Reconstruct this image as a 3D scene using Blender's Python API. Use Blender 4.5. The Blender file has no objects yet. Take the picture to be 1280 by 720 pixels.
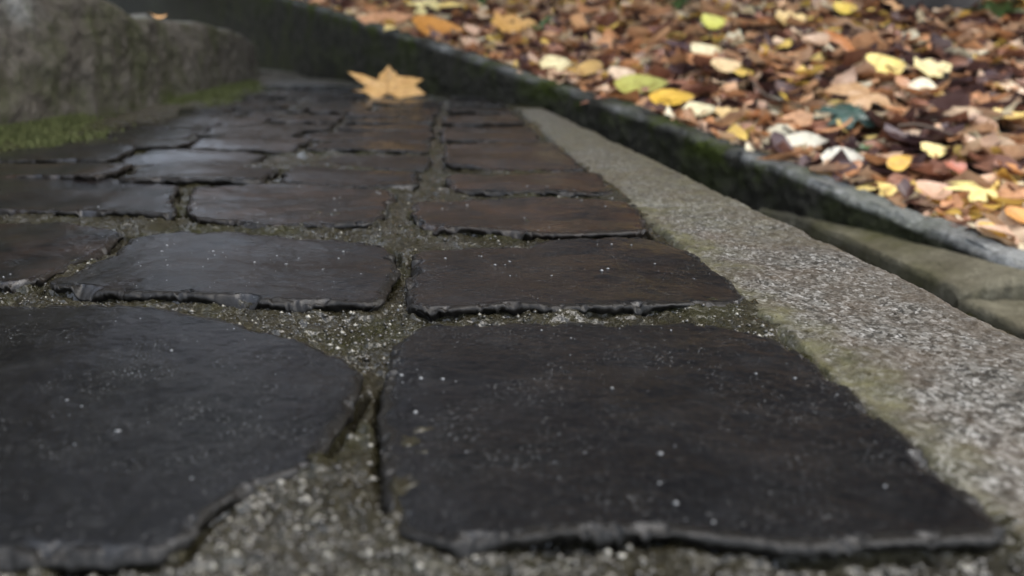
import bpy, math, random
import numpy as np
from mathutils import Vector, kdtree

# ------------------------------------------------------------------ camera, sky, sun, exposure
H = 0.1                                   # the phone is held 10 cm above the setts
PITCH = math.radians(16.6)
FPX = 1004.0                              # focal length for a 1280 px wide picture
scene = bpy.context.scene
C = scene.collection
cam_d = bpy.data.cameras.new("camera")
cam = bpy.data.objects.new("camera", cam_d)
C.objects.link(cam)
cam.location = (0, 0, H)
cam.rotation_euler = (math.pi / 2 - PITCH, 0, 0)
cam_d.sensor_width = 36
cam_d.lens = 36 * FPX / 1280
cam_d.clip_start = 0.005
cam_d.clip_end = 2000
cam_d.dof.use_dof = True
cam_d.dof.focus_distance = 0.345
cam_d.dof.aperture_fstop = 8.8
scene.camera = cam

SUN_EL, SUN_AZ = math.radians(68), math.radians(75)     # azimuth from +Y (ahead), negative to the left
world = bpy.data.worlds.new("World")
scene.world = world
world.use_nodes = True
wn = world.node_tree.nodes
bg = wn["Background"]
sky = wn.new("ShaderNodeTexSky")
sky.sky_type = 'NISHITA'
sky.sun_disc = False
sky.sun_elevation = SUN_EL
sky.sun_rotation = SUN_AZ
sky.air_density = 1.0
sky.dust_density = 1.0
sky.ozone_density = 1.0
hs = wn.new("ShaderNodeHueSaturation")         # cloud cover greys the blue
hs.inputs["Saturation"].default_value = 0.45
world.node_tree.links.new(sky.outputs[0], hs.inputs["Color"])
world.node_tree.links.new(hs.outputs[0], bg.inputs[0])
bg.inputs[1].default_value = 0.15
sun_d = bpy.data.lights.new("sun", 'SUN')
sun_d.energy = 1.5
sun_d.angle = math.radians(70)
sun_d.color = (1.0, 0.93, 0.83)
sun = bpy.data.objects.new("sun", sun_d)
C.objects.link(sun)
sd = Vector((math.sin(SUN_AZ) * math.cos(SUN_EL), math.cos(SUN_AZ) * math.cos(SUN_EL), math.sin(SUN_EL)))
sun.rotation_euler = sd.to_track_quat('Z', 'Y').to_euler()
sun.location = (0, 1, 3)
scene.view_settings.view_transform = 'Standard'
scene.view_settings.look = 'None'
scene.view_settings.exposure = 2.25
scene.view_settings.gamma = 1.0
scene.render.engine = 'CYCLES'
scene.cycles.use_denoising = True
scene.cycles.max_bounces = 6
scene.cycles.use_adaptive_sampling = False
scene.cycles.denoising_prefilter = 'ACCURATE'

# ------------------------------------------------------------------ helpers
rng = np.random.default_rng(7)
random.seed(7)


def perlin(x, y, seed=0):
    x = np.asarray(x, float); y = np.asarray(y, float)
    xi = np.floor(x).astype(np.int64); yi = np.floor(y).astype(np.int64)
    xf = x - xi; yf = y - yi
    u = xf * xf * xf * (xf * (xf * 6 - 15) + 10); v = yf * yf * yf * (yf * (yf * 6 - 15) + 10)

    def g(ix, iy, dx, dy):
        h = (ix * 374761393 + iy * 668265263 + seed * 1274126177) & 0xFFFFFFFF
        h = ((h ^ (h >> 13)) * 1274126177) & 0xFFFFFFFF
        h = (h ^ (h >> 16)) & 0xFFFF
        a = h * (2 * math.pi / 65536)
        return np.cos(a) * dx + np.sin(a) * dy
    n00 = g(xi, yi, xf, yf); n10 = g(xi + 1, yi, xf - 1, yf)
    n01 = g(xi, yi + 1, xf, yf - 1); n11 = g(xi + 1, yi + 1, xf - 1, yf - 1)
    return 1.5 * ((n00 * (1 - u) + n10 * u) * (1 - v) + (n01 * (1 - u) + n11 * u) * v)


def fbm(x, y, f=1.0, octv=4, seed=0, gain=0.5):
    r = 0; a = 1.0
    for o in range(octv):
        r = r + a * perlin(np.asarray(x) * f + 17.3 * o, np.asarray(y) * f - 9.1 * o, seed + o)
        a *= gain; f *= 2.03
    return r


def sstep(a, b, x):
    t = np.clip((np.asarray(x, float) - a) / (b - a), 0, 1)
    return t * t * (3 - 2 * t)


def ray(px, py):
    """direction of the photograph's pixel in world space"""
    x = (px - 640) / FPX; y = -(py - 360) / FPX
    cp, sp = math.cos(PITCH), math.sin(PITCH)
    return (x, cp + y * sp, -sp + y * cp)


def G(px, py, z=0.0):
    """point of the level z (in camera heights) seen at a pixel -> X, Y in camera heights"""
    r = ray(px, py)
    t = (z - 1.0) / r[2]
    return (r[0] * t, r[1] * t)


def project(x, y, z):
    """metres -> pixel of the 1280x720 photograph and depth"""
    cp, sp = math.cos(PITCH), math.sin(PITCH)
    zz = z - H
    dep = y * cp - zz * sp
    up = y * sp + zz * cp
    return 640 + FPX * x / dep, 360 - FPX * up / dep, dep


def mesh_obj(name, verts, faces, mat=None, parent=None, smooth=True, origin=None):
    me = bpy.data.meshes.new(name)
    verts = np.asarray(verts, float)
    if origin is not None:
        verts = verts - np.asarray(origin)
    faces = np.asarray(faces)
    me.vertices.add(len(verts)); me.vertices.foreach_set("co", verts.astype(np.float32).ravel())
    nf, k = faces.shape
    me.loops.add(nf * k); me.loops.foreach_set("vertex_index", faces.astype(np.int32).ravel())
    me.polygons.add(nf)
    me.polygons.foreach_set("loop_start", np.arange(0, nf * k, k, dtype=np.int32))
    me.update(calc_edges=True)
    if smooth:
        me.polygons.foreach_set("use_smooth", np.ones(nf, bool))
    if mat: me.materials.append(mat)
    ob = bpy.data.objects.new(name, me)
    C.objects.link(ob)
    if origin is not None: ob.location = origin
    if parent is not None: ob.parent = parent
    return ob


def grid_faces(n, m):
    i = np.arange(n - 1)[:, None]; j = np.arange(m - 1)[None, :]
    a = i * m + j
    return np.stack([a, a + 1, a + m + 1, a + m], -1).reshape(-1, 4)


def add_attr(ob, name, vals):
    a = ob.data.attributes.new(name, 'FLOAT', 'POINT')
    a.data.foreach_set("value", np.asarray(vals, np.float32).ravel())


def tag(o, label=None, cat=None, group=None, kind=None):
    if label: o["label"] = label
    if cat: o["category"] = cat
    if group: o["group"] = group
    if kind: o["kind"] = kind
    return o


class NT:
    """small node-tree builder"""
    def __init__(s, name):
        s.mat = bpy.data.materials.new(name); s.mat.use_nodes = True
        s.t = s.mat.node_tree; s.b = s.t.nodes["Principled BSDF"]
        s.pos = s.t.nodes.new("ShaderNodeNewGeometry").outputs["Position"]

    def link(s, a, b): s.t.links.new(a, b)

    def val(s, sock, v):
        if hasattr(v, "is_linked") or hasattr(v, "links"): s.link(v, sock)
        else: sock.default_value = v

    def noise(s, scale, detail=4, rough=0.55, vec=None, dist=0.0):
        n = s.t.nodes.new("ShaderNodeTexNoise")
        n.inputs["Scale"].default_value = scale; n.inputs["Detail"].default_value = detail
        n.inputs["Roughness"].default_value = rough; n.inputs["Distortion"].default_value = dist
        s.link(vec or s.pos, n.inputs["Vector"])
        return n.outputs["Fac"]

    def voro(s, scale, feature='F1', out="Color", vec=None):
        n = s.t.nodes.new("ShaderNodeTexVoronoi"); n.feature = feature
        n.inputs["Scale"].default_value = scale
        s.link(vec or s.pos, n.inputs["Vector"])
        return n.outputs[out]

    def ramp(s, fac, stops, interp='LINEAR'):
        n = s.t.nodes.new("ShaderNodeValToRGB"); n.color_ramp.interpolation = interp
        e = n.color_ramp.elements
        while len(e) < len(stops): e.new(0.5)
        for k, (p, c) in enumerate(stops):
            e[k].position = p
            e[k].color = (c, c, c, 1) if isinstance(c, (int, float)) else (*c, 1)
        s.link(fac, n.inputs[0])
        return n.outputs[0]

    def mix(s, f, a, b, mode='MIX'):
        n = s.t.nodes.new("ShaderNodeMix"); n.data_type = 'RGBA'; n.blend_type = mode
        for k, v in ((0, f), (6, a), (7, b)):
            if isinstance(v, tuple): v = (*v, 1) if len(v) == 3 else v
            s.val(n.inputs[k], v)
        return n.outputs[2]

    def math(s, op, a, b=0.0, c=None):
        n = s.t.nodes.new("ShaderNodeMath"); n.operation = op
        s.val(n.inputs[0], a); s.val(n.inputs[1], b)
        if c is not None: s.val(n.inputs[2], c)
        return n.outputs[0]

    def attr(s, name):
        n = s.t.nodes.new("ShaderNodeAttribute"); n.attribute_name = name
        return n

    def bump(s, h, strength=0.5, dist=0.001, prev=None):
        n = s.t.nodes.new("ShaderNodeBump")
        n.inputs["Strength"].default_value = strength; n.inputs["Distance"].default_value = dist
        s.link(h, n.inputs["Height"])
        if prev is not None: s.link(prev, n.inputs["Normal"])
        return n.outputs[0]

    def out(s, color=None, rough=None, normal=None, **kw):
        if color is not None: s.val(s.b.inputs["Base Color"], color if not isinstance(color, tuple) else (*color, 1))
        if rough is not None: s.val(s.b.inputs["Roughness"], rough)
        if normal is not None: s.link(normal, s.b.inputs["Normal"])
        for k, v in kw.items(): s.val(s.b.inputs[k.replace("_", " ")], v)
        return s.mat


# ------------------------------------------------------------------ materials
def mat_sett():
    n = NT("wet_basalt")
    oc = n.t.nodes.new("ShaderNodeObjectInfo").outputs["Color"]
    big = n.noise(22, 5, 0.6)
    base = n.mix(n.ramp(big, [(0.35, 0.0), (0.68, 1.0)]), (0.0028, 0.0031, 0.0038), (0.0072, 0.0074, 0.0080))
    base = n.mix(n.ramp(n.noise(31, 5, 0.65), [(0.42, 0.0), (0.68, 0.6)]), base, oc)
    fine = n.noise(420, 3, 0.6)
    base = n.mix(n.ramp(fine, [(0.5, 0.0), (0.75, 0.6)]), base, (0.014, 0.0137, 0.0135))
    spk = n.ramp(n.noise(1300, 2, 0.5), [(0.64, 0.0), (0.72, 1.0)])  # pale stone specks, made denser to paint in tiny wet glints
    base = n.mix(n.math('MULTIPLY', spk, n.ramp(n.noise(35, 5, 0.7), [(0.42, 0.04), (0.68, 0.75)])), base, (0.24, 0.24, 0.23))
    sheen_smear = n.ramp(n.noise(60, 8, 0.75), [(0.52, 0.0), (0.74, 0.45)])  # lighter patches that paint a wet sheen into the colour
    base = n.mix(sheen_smear, base, (0.024, 0.024, 0.0245))
    r = n.ramp(n.noise(55, 7, 0.7), [(0.32, 0.05), (0.68, 0.25)])
    dull = n.attr('edge_dull').outputs['Fac']  # edge mask that dulls the bright sky highlight on the rims
    r = n.mix(dull, r, (0.38, 0.38, 0.38))
    base = n.mix(n.math('MULTIPLY', dull, 0.6), base, (0.012, 0.0105, 0.008))
    spec = n.math('MULTIPLY_ADD', dull, -0.20, 0.38)
    b = n.bump(n.noise(150, 4, 0.6), 0.15, 0.0008)
    b = n.bump(n.noise(900, 5, 0.75), 0.45, 0.0004, b)
    b = n.bump(n.ramp(n.voro(260, out='Distance'), [(0.0, 0.0), (0.22, 1.0)]), 0.12, 0.0004, b)
    return n.out(base, r, b, Specular_IOR_Level=spec)


def mat_mortar():
    n = NT("wet_mortar")
    dry = n.attr("dry").outputs["Fac"]
    grains = n.ramp(n.voro(640), [(0.0, (0.005, 0.0042, 0.002)), (0.45, (0.013, 0.011, 0.0055)), (0.80, (0.030, 0.026, 0.014)), (1.0, (0.13, 0.122, 0.095))])
    lo = n.ramp(n.noise(26, 4), [(0.35, (0.014, 0.0115, 0.005)), (0.65, (0.030, 0.026, 0.0150))])
    col = n.mix(0.5, grains, lo)
    moss = n.ramp(n.noise(14, 5, 0.6), [(0.48, 0.0), (0.62, 0.55)])
    col = n.mix(moss, col, (0.020, 0.0205, 0.0045))
    col = n.mix(dry, col, n.ramp(n.noise(120, 5, 0.7), [(0.3, (0.04, 0.035, 0.027)), (0.7, (0.12, 0.107, 0.085))]))
    r = n.mix(dry, n.ramp(n.noise(60, 4), [(0.35, 0.06), (0.7, 0.32)]), (0.7, 0.7, 0.7))
    b = n.bump(n.noise(500, 5, 0.75), 0.8, 0.002)
    b = n.bump(n.voro(700, out="Distance"), 0.35, 0.001, b)
    cn = n.bump(n.noise(300, 2.0, 0.5), 0.75, 0.0022)
    wet = n.mix(dry, n.ramp(n.noise(45, 5, 0.65), [(0.40, 0.0), (0.58, 1.0)]), (0.0, 0.0, 0.0))
    return n.out(col, r, b, Specular_IOR_Level=0.12, Coat_Weight=wet, Coat_Roughness=0.04, Coat_IOR=1.45, Coat_Normal=cn)


def mat_granite():
    n = NT("granite")
    m = n.t.nodes.new("ShaderNodeMapping"); m.inputs["Scale"].default_value = (1.0, 0.8, 1.0)
    n.link(n.pos, m.inputs["Vector"])
    warp = n.t.nodes.new("ShaderNodeVectorMath"); warp.operation = 'MULTIPLY_ADD'
    wn_ = n.t.nodes.new("ShaderNodeTexNoise"); wn_.inputs["Scale"].default_value = 300
    n.link(n.pos, wn_.inputs["Vector"])
    n.link(wn_.outputs["Color"], warp.inputs[0]); warp.inputs[1].default_value = (0.004, 0.004, 0.004)
    n.link(m.outputs[0], warp.inputs[2])
    v = warp.outputs[0]
    sep = n.t.nodes.new("ShaderNodeSeparateColor"); n.link(n.voro(760, vec=v), sep.inputs[0])
    cell = sep.outputs[0]
    c = n.ramp(cell, [(0.0, (0.010, 0.009, 0.007)), (0.34, (0.020, 0.018, 0.014)), (0.46, (0.062, 0.056, 0.045)), (0.66, (0.090, 0.085, 0.073)), (0.84, (0.145, 0.138, 0.122)), (1.0, (0.26, 0.25, 0.228))])
    c = n.mix(n.ramp(n.noise(700, 3), [(0.4, 0.0), (0.7, 0.5)]), c, (0.05, 0.045, 0.035))
    c = n.mix(n.ramp(n.noise(30, 5, 0.65), [(0.42, 0.0), (0.7, 0.65)]), c, (0.065, 0.046, 0.029))
    c = n.mix(n.math('MULTIPLY', n.attr('brown').outputs['Fac'], n.ramp(n.noise(260, 4, 0.7), [(0.35, 0.2), (0.6, 0.8)])), c, (0.048, 0.038, 0.026))
    moss = n.attr("moss").outputs["Fac"]
    mm = n.math('MULTIPLY', moss, n.ramp(n.noise(120, 5, 0.7), [(0.30, 0.15), (0.6, 1.0)]))
    c = n.mix(mm, c, n.ramp(n.noise(90, 4), [(0.3, (0.024, 0.023, 0.009)), (0.7, (0.092, 0.085, 0.040))]))
    b = n.bump(n.noise(170, 4, 0.65), 0.7, 0.003)
    b = n.bump(cell, 0.35, 0.0012, b)
    return n.out(c, n.ramp(n.noise(200, 3), [(0.3, 0.35), (0.7, 0.7)]), b, Specular_IOR_Level=0.4)


def mat_rough_stone(name, dark, light, mosscol, seed_scale=1.0, moss_lo=0.52):
    n = NT(name)
    c = n.mix(n.ramp(n.noise(14 * seed_scale, 6, 0.65), [(0.3, 0.0), (0.7, 1.0)]), dark, light)
    c = n.mix(n.ramp(n.noise(110, 4, 0.7), [(0.35, 0.0), (0.7, 0.6)]), c, tuple(v * 0.45 for v in dark))
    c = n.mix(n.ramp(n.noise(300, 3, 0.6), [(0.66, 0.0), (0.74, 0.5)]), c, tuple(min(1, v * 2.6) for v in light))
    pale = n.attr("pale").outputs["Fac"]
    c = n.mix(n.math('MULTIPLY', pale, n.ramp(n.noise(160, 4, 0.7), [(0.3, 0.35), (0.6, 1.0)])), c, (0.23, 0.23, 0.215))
    mo = n.math('MULTIPLY', n.attr("moss").outputs["Fac"], n.ramp(n.noise(9, 6, 0.7), [(moss_lo - 0.06, 0.0), (moss_lo + 0.1, 1.0)]))
    c = n.mix(mo, c, n.ramp(n.noise(180, 4), [(0.3, tuple(v * 0.45 for v in mosscol)), (0.7, mosscol)]))
    b = n.bump(n.noise(60, 6, 0.7), 0.9, 0.008)
    b = n.bump(n.noise(320, 4, 0.7), 0.6, 0.0015, b)
    return n.out(c, 0.85, b, Specular_IOR_Level=0.03)


def mat_soil():
    n = NT("leaf_mould")
    c = n.ramp(n.noise(45, 6, 0.7), [(0.3, (0.012, 0.008, 0.005)), (0.7, (0.05, 0.03, 0.018))])
    return n.out(c, 0.8, n.bump(n.noise(120, 5, 0.7), 0.8, 0.01))


def mat_leaf(name, objcol):
    n = NT(name)
    if objcol: col = n.t.nodes.new("ShaderNodeObjectInfo").outputs["Color"]
    else: col = n.attr("Col").outputs["Color"]
    dark = n.mix(1.0, col, (0.45, 0.33, 0.26), 'MULTIPLY')
    c = n.mix(n.ramp(n.noise(70, 4, 0.65), [(0.45, 0.0), (0.75, 0.75)]), col, dark)
    c = n.mix(n.ramp(n.noise(260, 3), [(0.62, 0.0), (0.74, 0.5)]), c, (0.06, 0.03, 0.015))
    n.out(c, n.ramp(n.noise(40, 3), [(0.3, 0.28), (0.7, 0.6)]), n.bump(n.noise(180, 3), 0.4, 0.002), Specular_IOR_Level=0.45)
    tr = n.t.nodes.new("ShaderNodeBsdfTranslucent"); n.link(c, tr.inputs[0])
    mx = n.t.nodes.new("ShaderNodeMixShader"); mx.inputs[0].default_value = 0.22
    o = n.t.nodes["Material Output"]
    n.link(n.b.outputs[0], mx.inputs[1]); n.link(tr.outputs[0], mx.inputs[2]); n.link(mx.outputs[0], o.inputs[0])
    return n.mat


def mat_flat(name, col, rough=0.6, var=0.5, scale=200):
    n = NT(name)
    c = n.mix(n.noise(scale, 4, 0.7), tuple(v * (1 - var) for v in col), tuple(min(1, v * (1 + var)) for v in col))
    return n.out(c, rough, n.bump(n.noise(scale * 2, 3), 0.4, 0.002))


M_SETT, M_MORTAR, M_GRANITE = mat_sett(), mat_mortar(), mat_granite()
M_BLOCK = mat_rough_stone("mossy_sandstone", (0.060, 0.052, 0.041), (0.115, 0.103, 0.085), (0.045, 0.055, 0.014))
M_KERB = mat_rough_stone("old_concrete", (0.016, 0.0155, 0.0115), (0.044, 0.041, 0.032), (0.042, 0.052, 0.012), 1.7)
M_TAN = mat_rough_stone("tan_stone", (0.085, 0.075, 0.050), (0.17, 0.155, 0.11), (0.075, 0.072, 0.028))
M_SOIL = mat_soil()
M_LEAF, M_LEAFOBJ = mat_leaf("litter_leaf", False), mat_leaf("fallen_leaf", True)
M_MOSS = mat_flat("moss_green", (0.055, 0.062, 0.014), 0.85, 0.5, 60)
M_GRIT = mat_flat("pale_grit", (0.17, 0.17, 0.165), 0.35, 0.6, 300)
M_BARK = mat_flat("dark_bark", (0.018, 0.014, 0.011), 0.85, 0.6, 40)
M_HERB = mat_flat("herb_green", (0.06, 0.11, 0.035), 0.45, 0.4, 80)
M_TWIG = mat_flat("twig_brown", (0.07, 0.045, 0.028), 0.7, 0.5, 120)


# ------------------------------------------------------------------ pavement: setts in mortar
def J0(d): return -0.19 - 0.066 * d            # joint between the two near columns
def XR(d): return 1.13 - 0.078 * d             # where the setts meet the granite edging
KPD = [-60, -3.0, 5.0, 6.88, 8.46, 10.0, 12.0, 15.9, 120]
KPX = [12.0, 6.4, 4.98, 4.56, 4.08, 3.5, 2.4, 0.0, -59.3]
def KX(d): return np.interp(d, KPD, KPX)       # front line of the kerb
BLK = [(-5.55, 5.0), (-5.6, 8.9), (-5.62, 11.3), (-5.8, 13.3), (-6.6, 19.0), (-7.75, 26.0)]
def XB(d):
    return np.interp(d, [p[1] for p in BLK], [p[0] for p in BLK])


outline_pts, grit_pts, sett_polys = [], [], []
pavement = None
sett_specs = []


def poly(pts, n):
    p = np.asarray(pts, float)
    s = np.r_[0, np.cumsum(np.hypot(*np.diff(p, axis=0).T))]
    t = np.linspace(0, s[-1], n)
    return np.stack([np.interp(t, s, p[:, 0]), np.interp(t, s, p[:, 1])], -1)


def smooth_line(p, k):
    for _ in range(k):
        q = p.copy(); q[1:-1] = 0.25 * p[:-2] + 0.5 * p[1:-1] + 0.25 * p[2:]; p = q
    return p


def make_sett(front, back, left, right, n, m, seed, z0=0.0, tilt=(0, 0), r0=0.05, rust=0.2, jag=0.02, chip=0.5, top_amp=1.0):
    F, B, L, R = poly(front, n), poly(back, n), poly(left, m), poly(right, m)
    if n > 80:
        F, B, L, R = (smooth_line(p, int(len(p) * 0.12)) for p in (F, B, L, R))
    corners = (F[0], F[-1], B[0], B[-1])
    for P, sd_ in ((F, 1), (B, 2), (L, 3), (R, 4)):
        k = len(P); w = np.sin(np.linspace(0, np.pi, k)) ** 0.4
        P[:, 0] += jag * w * fbm(P[:, 0] * 3, P[:, 1] * 3, 1.0, 4, seed * 7 + sd_, 0.5)
        P[:, 1] += jag * w * fbm(P[:, 0] * 3 + 40, P[:, 1] * 3, 1.0, 4, seed * 7 + sd_ + 50, 0.5)
    K = 9
    ui = np.r_[np.zeros(K), np.linspace(0, 1, n), np.ones(K)]; vi = np.r_[np.zeros(K), np.linspace(0, 1, m), np.ones(K)]
    fu = np.r_[np.zeros(K, int), np.arange(n), np.full(K, n - 1)]; fv = np.r_[np.zeros(K, int), np.arange(m), np.full(K, m - 1)]
    lu = np.r_[np.arange(K, 0, -1), np.zeros(n, int), np.arange(1, K + 1)]; lv = np.r_[np.arange(K, 0, -1), np.zeros(m, int), np.arange(1, K + 1)]
    U, V = np.meshgrid(ui, vi, indexing='ij')
    FU, FV = np.meshgrid(fu, fv, indexing='ij')
    LAY = np.maximum(*np.meshgrid(lu, lv, indexing='ij'))
    # corners must agree after jagging
    for P, i0, i1 in ((F, 0, 1), (B, 2, 3)):
        P[0], P[-1] = corners[i0], corners[i1]
    L[0], L[-1], R[0], R[-1] = corners[0], corners[2], corners[1], corners[3]
    u = U[..., None]; v = V[..., None]
    P = (1 - v) * F[FU] + v * B[FU] + (1 - u) * L[FV] + u * R[FV] \
        - ((1 - u) * (1 - v) * corners[0] + u * (1 - v) * corners[1] + (1 - u) * v * corners[2] + u * v * corners[3])
    X, Y = P[..., 0], P[..., 1]
    # round the corners in plan
    wid = np.hypot(*(F.mean(0) * 0 + (R.mean(0) - L.mean(0)))); dep = np.hypot(*(B.mean(0) - F.mean(0)))
    eu = np.minimum(U, 1 - U) * wid; ev = np.minimum(V, 1 - V) * dep
    cr = 0.10
    cc = np.clip(1 - eu / cr, 0, 1); cd = np.clip(1 - ev / cr, 0, 1)
    pull = 0.035 * (cc * cd) ** 1.2
    cx, cy = X.mean(), Y.mean()
    X = X + pull * np.sign(cx - X); Y = Y + pull * np.sign(cy - Y)
    e = np.minimum(eu, ev) - 0.25 * np.clip(0.06 - np.abs(eu - ev), 0, 1)
    e = np.clip(e, 0, None)
    nz = fbm(X, Y, 4.0, 4, seed)
    r = 0.38 * r0 * (1.0 + 0.7 * nz)
    z = -r * 0.6 * np.clip(1 - e / np.maximum(r, 0.01), 0, 1) ** 2.2
    ch = sstep(0.32, 0.7, fbm(X, Y, 3.1, 3, seed + 11)) * chip
    reach = 0.06 + 0.05 * fbm(X, Y, 7, 3, seed + 31)
    z = z - ch * 0.06 * sstep(0, 1, np.clip(1 - e / np.maximum(reach, 0.02), 0, 1))
    z = z + top_amp * (0.020 * fbm(X, Y, 1.1, 2, seed + 3) + 0.0030 * fbm(X, Y, 6, 3, seed + 5) + 0.0008 * fbm(X, Y * 1.3, 26, 3, seed + 7, 0.6))
    nick = sstep(0.25, 0.6, fbm(X, Y, 4.0, 5, seed + 13, 0.7)) * chip
    z = z - nick * 0.035 * np.clip(1 - e / (0.035 + 0.03 * np.abs(fbm(X, Y, 12, 2, seed + 33))), 0, 1) ** 0.7
    z = z + 0.02
    z = z + 0.004 * fbm(X, Y, 20, 4, seed + 71, 0.75) * sstep(0.05, 0.0, e) - 0.014 * sstep(0.25, 0.6, fbm(X, Y, 7, 4, seed + 73, 0.7)) * sstep(0.05, 0.0, e)
    z = z + tilt[0] * (U - 0.5) + tilt[1] * (V - 0.5) + z0
    side = LAY > 0
    z = np.where(side, z - np.array([0, 0.012, 0.026, 0.042, 0.06, 0.085, 0.12, 0.18, 0.3, 0.5])[LAY], z)
    zl = z * 1.0
    rough = 0.022 * fbm((X + Y) * 9, LAY * 0.30 + seed, 1.0, 4, seed + 61, 0.6)
    under = np.array([0, 0.008, 0.024, 0.044, 0.064, 0.080, 0.095, 0.10, 0.10, 0.10])[LAY]
    amt = under - rough * np.clip((LAY + 1) / 4.0, 0, 1)
    inx = np.where(side, amt * np.sign(cx - X) * (np.minimum(U, 1 - U) < 1e-6), 0)
    iny = np.where(side, amt * np.sign(cy - Y) * (np.minimum(V, 1 - V) < 1e-6), 0)
    X = X + inx; Y = Y + iny
    N_, M_ = X.shape
    verts = np.stack([X, Y, z], -1).reshape(-1, 3) * H
    ob = mesh_obj("sett", verts, grid_faces(N_, M_)[:, ::-1], M_SETT, None, True, (cx * H, cy * H, -0.5 * H))
    add_attr(ob, "edge_dull", np.where(side, 1.0, sstep(0.055, 0.012, e + 0.02 * fbm(X, Y, 9, 3, seed + 81))))  # rims and sides, where the sky highlight is toned down
    br = rust
    ob.color = (0.006 + 0.050 * br, 0.0058 + 0.024 * br, 0.006 + 0.012 * br, 1)
    for Pn in (F, B, L, R):
        outline_pts.extend([tuple(q) for q in Pn[:: max(1, len(Pn) // 60)]])
    sett_polys.append(np.concatenate([F[::3], R[::3], B[::-3], L[::-3]]))
    if n > 80:
        k = 50 if n < 200 else 140
        rr = np.random.default_rng(seed)
        ii = rr.integers(K + 4, N_ - K - 4, k); jj = rr.integers(K + 4, M_ - K - 4, k)
        grit_pts.extend([(X[a, b], Y[a, b], z[a, b]) for a, b in zip(ii, jj)])
    return ob


def PX(*pts): return [G(*p) for p in pts]


setts = []
# the two nearest rows and the right column, outlines read off the photograph
setts.append(make_sett(PX((517, 694), (700, 684), (830, 679), (960, 686), (1100, 690), (1288, 690)),
                       PX((500, 424), (560, 412), (700, 408), (850, 408), (938, 420)),
                       PX((517, 694), (482, 640), (470, 560), (477, 490), (490, 450), (500, 424)),
                       PX((1288, 690), (1205, 620), (1130, 555), (1060, 490), (1000, 448), (938, 420)),
                       300, 260, 11, 0.0, (0, 0.0), 0.05, 0.0, 0.02, 0.45))
setts.append(make_sett(PX((-500, 725), (-200, 720), (0, 704), (120, 706), (232, 698)),
                       PX((-130, 394), (0, 388), (120, 390), (240, 402), (350, 425), (458, 464)),
                       PX((-500, 725), (-130, 394)),
                       PX((232, 698), (262, 655), (325, 612), (390, 592), (425, 545), (448, 500), (458, 464)),
                       300, 260, 23, 0.0, (0, 0.02), 0.06, 0.0, 0.02, 0.35))
setts.append(make_sett(PX((508, 394), (640, 391), (760, 394), (850, 388), (942, 383)),
                       PX((520, 316), (600, 312), (700, 304), (818, 302)),
                       PX((508, 394), (505, 360), (520, 316)),
                       PX((942, 383), (905, 350), (870, 325), (818, 302)), 260, 170, 37, 0.0, (0, 0), 0.05, 0.16, 0.025, 0.5))
setts.append(make_sett(PX((48, 362), (130, 372), (230, 376), (330, 385), (420, 383), (478, 389)),
                       PX((172, 297), (230, 291), (330, 297), (430, 305), (498, 313)),
                       PX((48, 362), (135, 324), (172, 297)),
                       PX((478, 389), (497, 350), (498, 313)), 260, 170, 41, 0.0, (0.0, 0), 0.06, 0.12, 0.03, 0.7))
setts.append(make_sett(PX((-260, 372), (-100, 362), (34, 357)),
                       PX((-160, 280), (0, 279), (80, 284), (160, 295)),
                       PX((-260, 372), (-160, 280)),
                       PX((34, 357), (122, 322), (160, 295)), 140, 120, 43, 0.0, (0, 0), 0.05, 0.45, 0.03, 0.6))
setts.append(make_sett(PX((530, 291), (600, 292), (700, 298), (812, 296)), PX((515, 256), (620, 250), (700, 251), (790, 256)),
                       PX((530, 291), (512, 275), (515, 256)), PX((812, 296), (805, 275), (790, 256)), 200, 110, 47, 0.0, (0, 0), 0.05, 0.75, 0.03, 0.6))
setts.append(make_sett(PX((236, 276), (330, 283), (400, 284), (470, 284)), PX((245, 235), (330, 232), (420, 234), (494, 240)),
                       PX((236, 276), (232, 255), (245, 235)), PX((470, 284), (485, 262), (494, 240)), 200, 110, 53, 0.0, (0, 0), 0.05, 0.55, 0.04, 0.7))
setts.append(make_sett(PX((-80, 264), (0, 264), (100, 268), (222, 276)), PX((-50, 224), (20, 220), (130, 224), (228, 234)),
                       PX((-80, 264), (-50, 224)), PX((222, 276), (215, 255), (228, 234)), 160, 100, 59, 0.0, (0, 0), 0.05, 0.25, 0.04, 0.7))
setts.append(make_sett(PX((562, 240), (650, 243), (770, 244)), PX((560, 221), (650, 218), (745, 219)),
                       PX((562, 240), (558, 230), (560, 221)), PX((770, 244), (762, 232), (745, 219)), 140, 70, 61, 0.0, (0, 0), 0.05, 0.8, 0.03, 0.6))
setts.append(make_sett(PX((556, 209), (640, 213), (733, 214)), PX((556, 183), (620, 179), (690, 181)),
                       PX((556, 209), (553, 196), (556, 183)), PX((733, 214), (715, 199), (690, 181)), 120, 80, 67, 0.0, (0, 0), 0.05, 0.55, 0.03, 0.6))
# the remaining rows of the left field
rr = random.Random(5)


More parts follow.
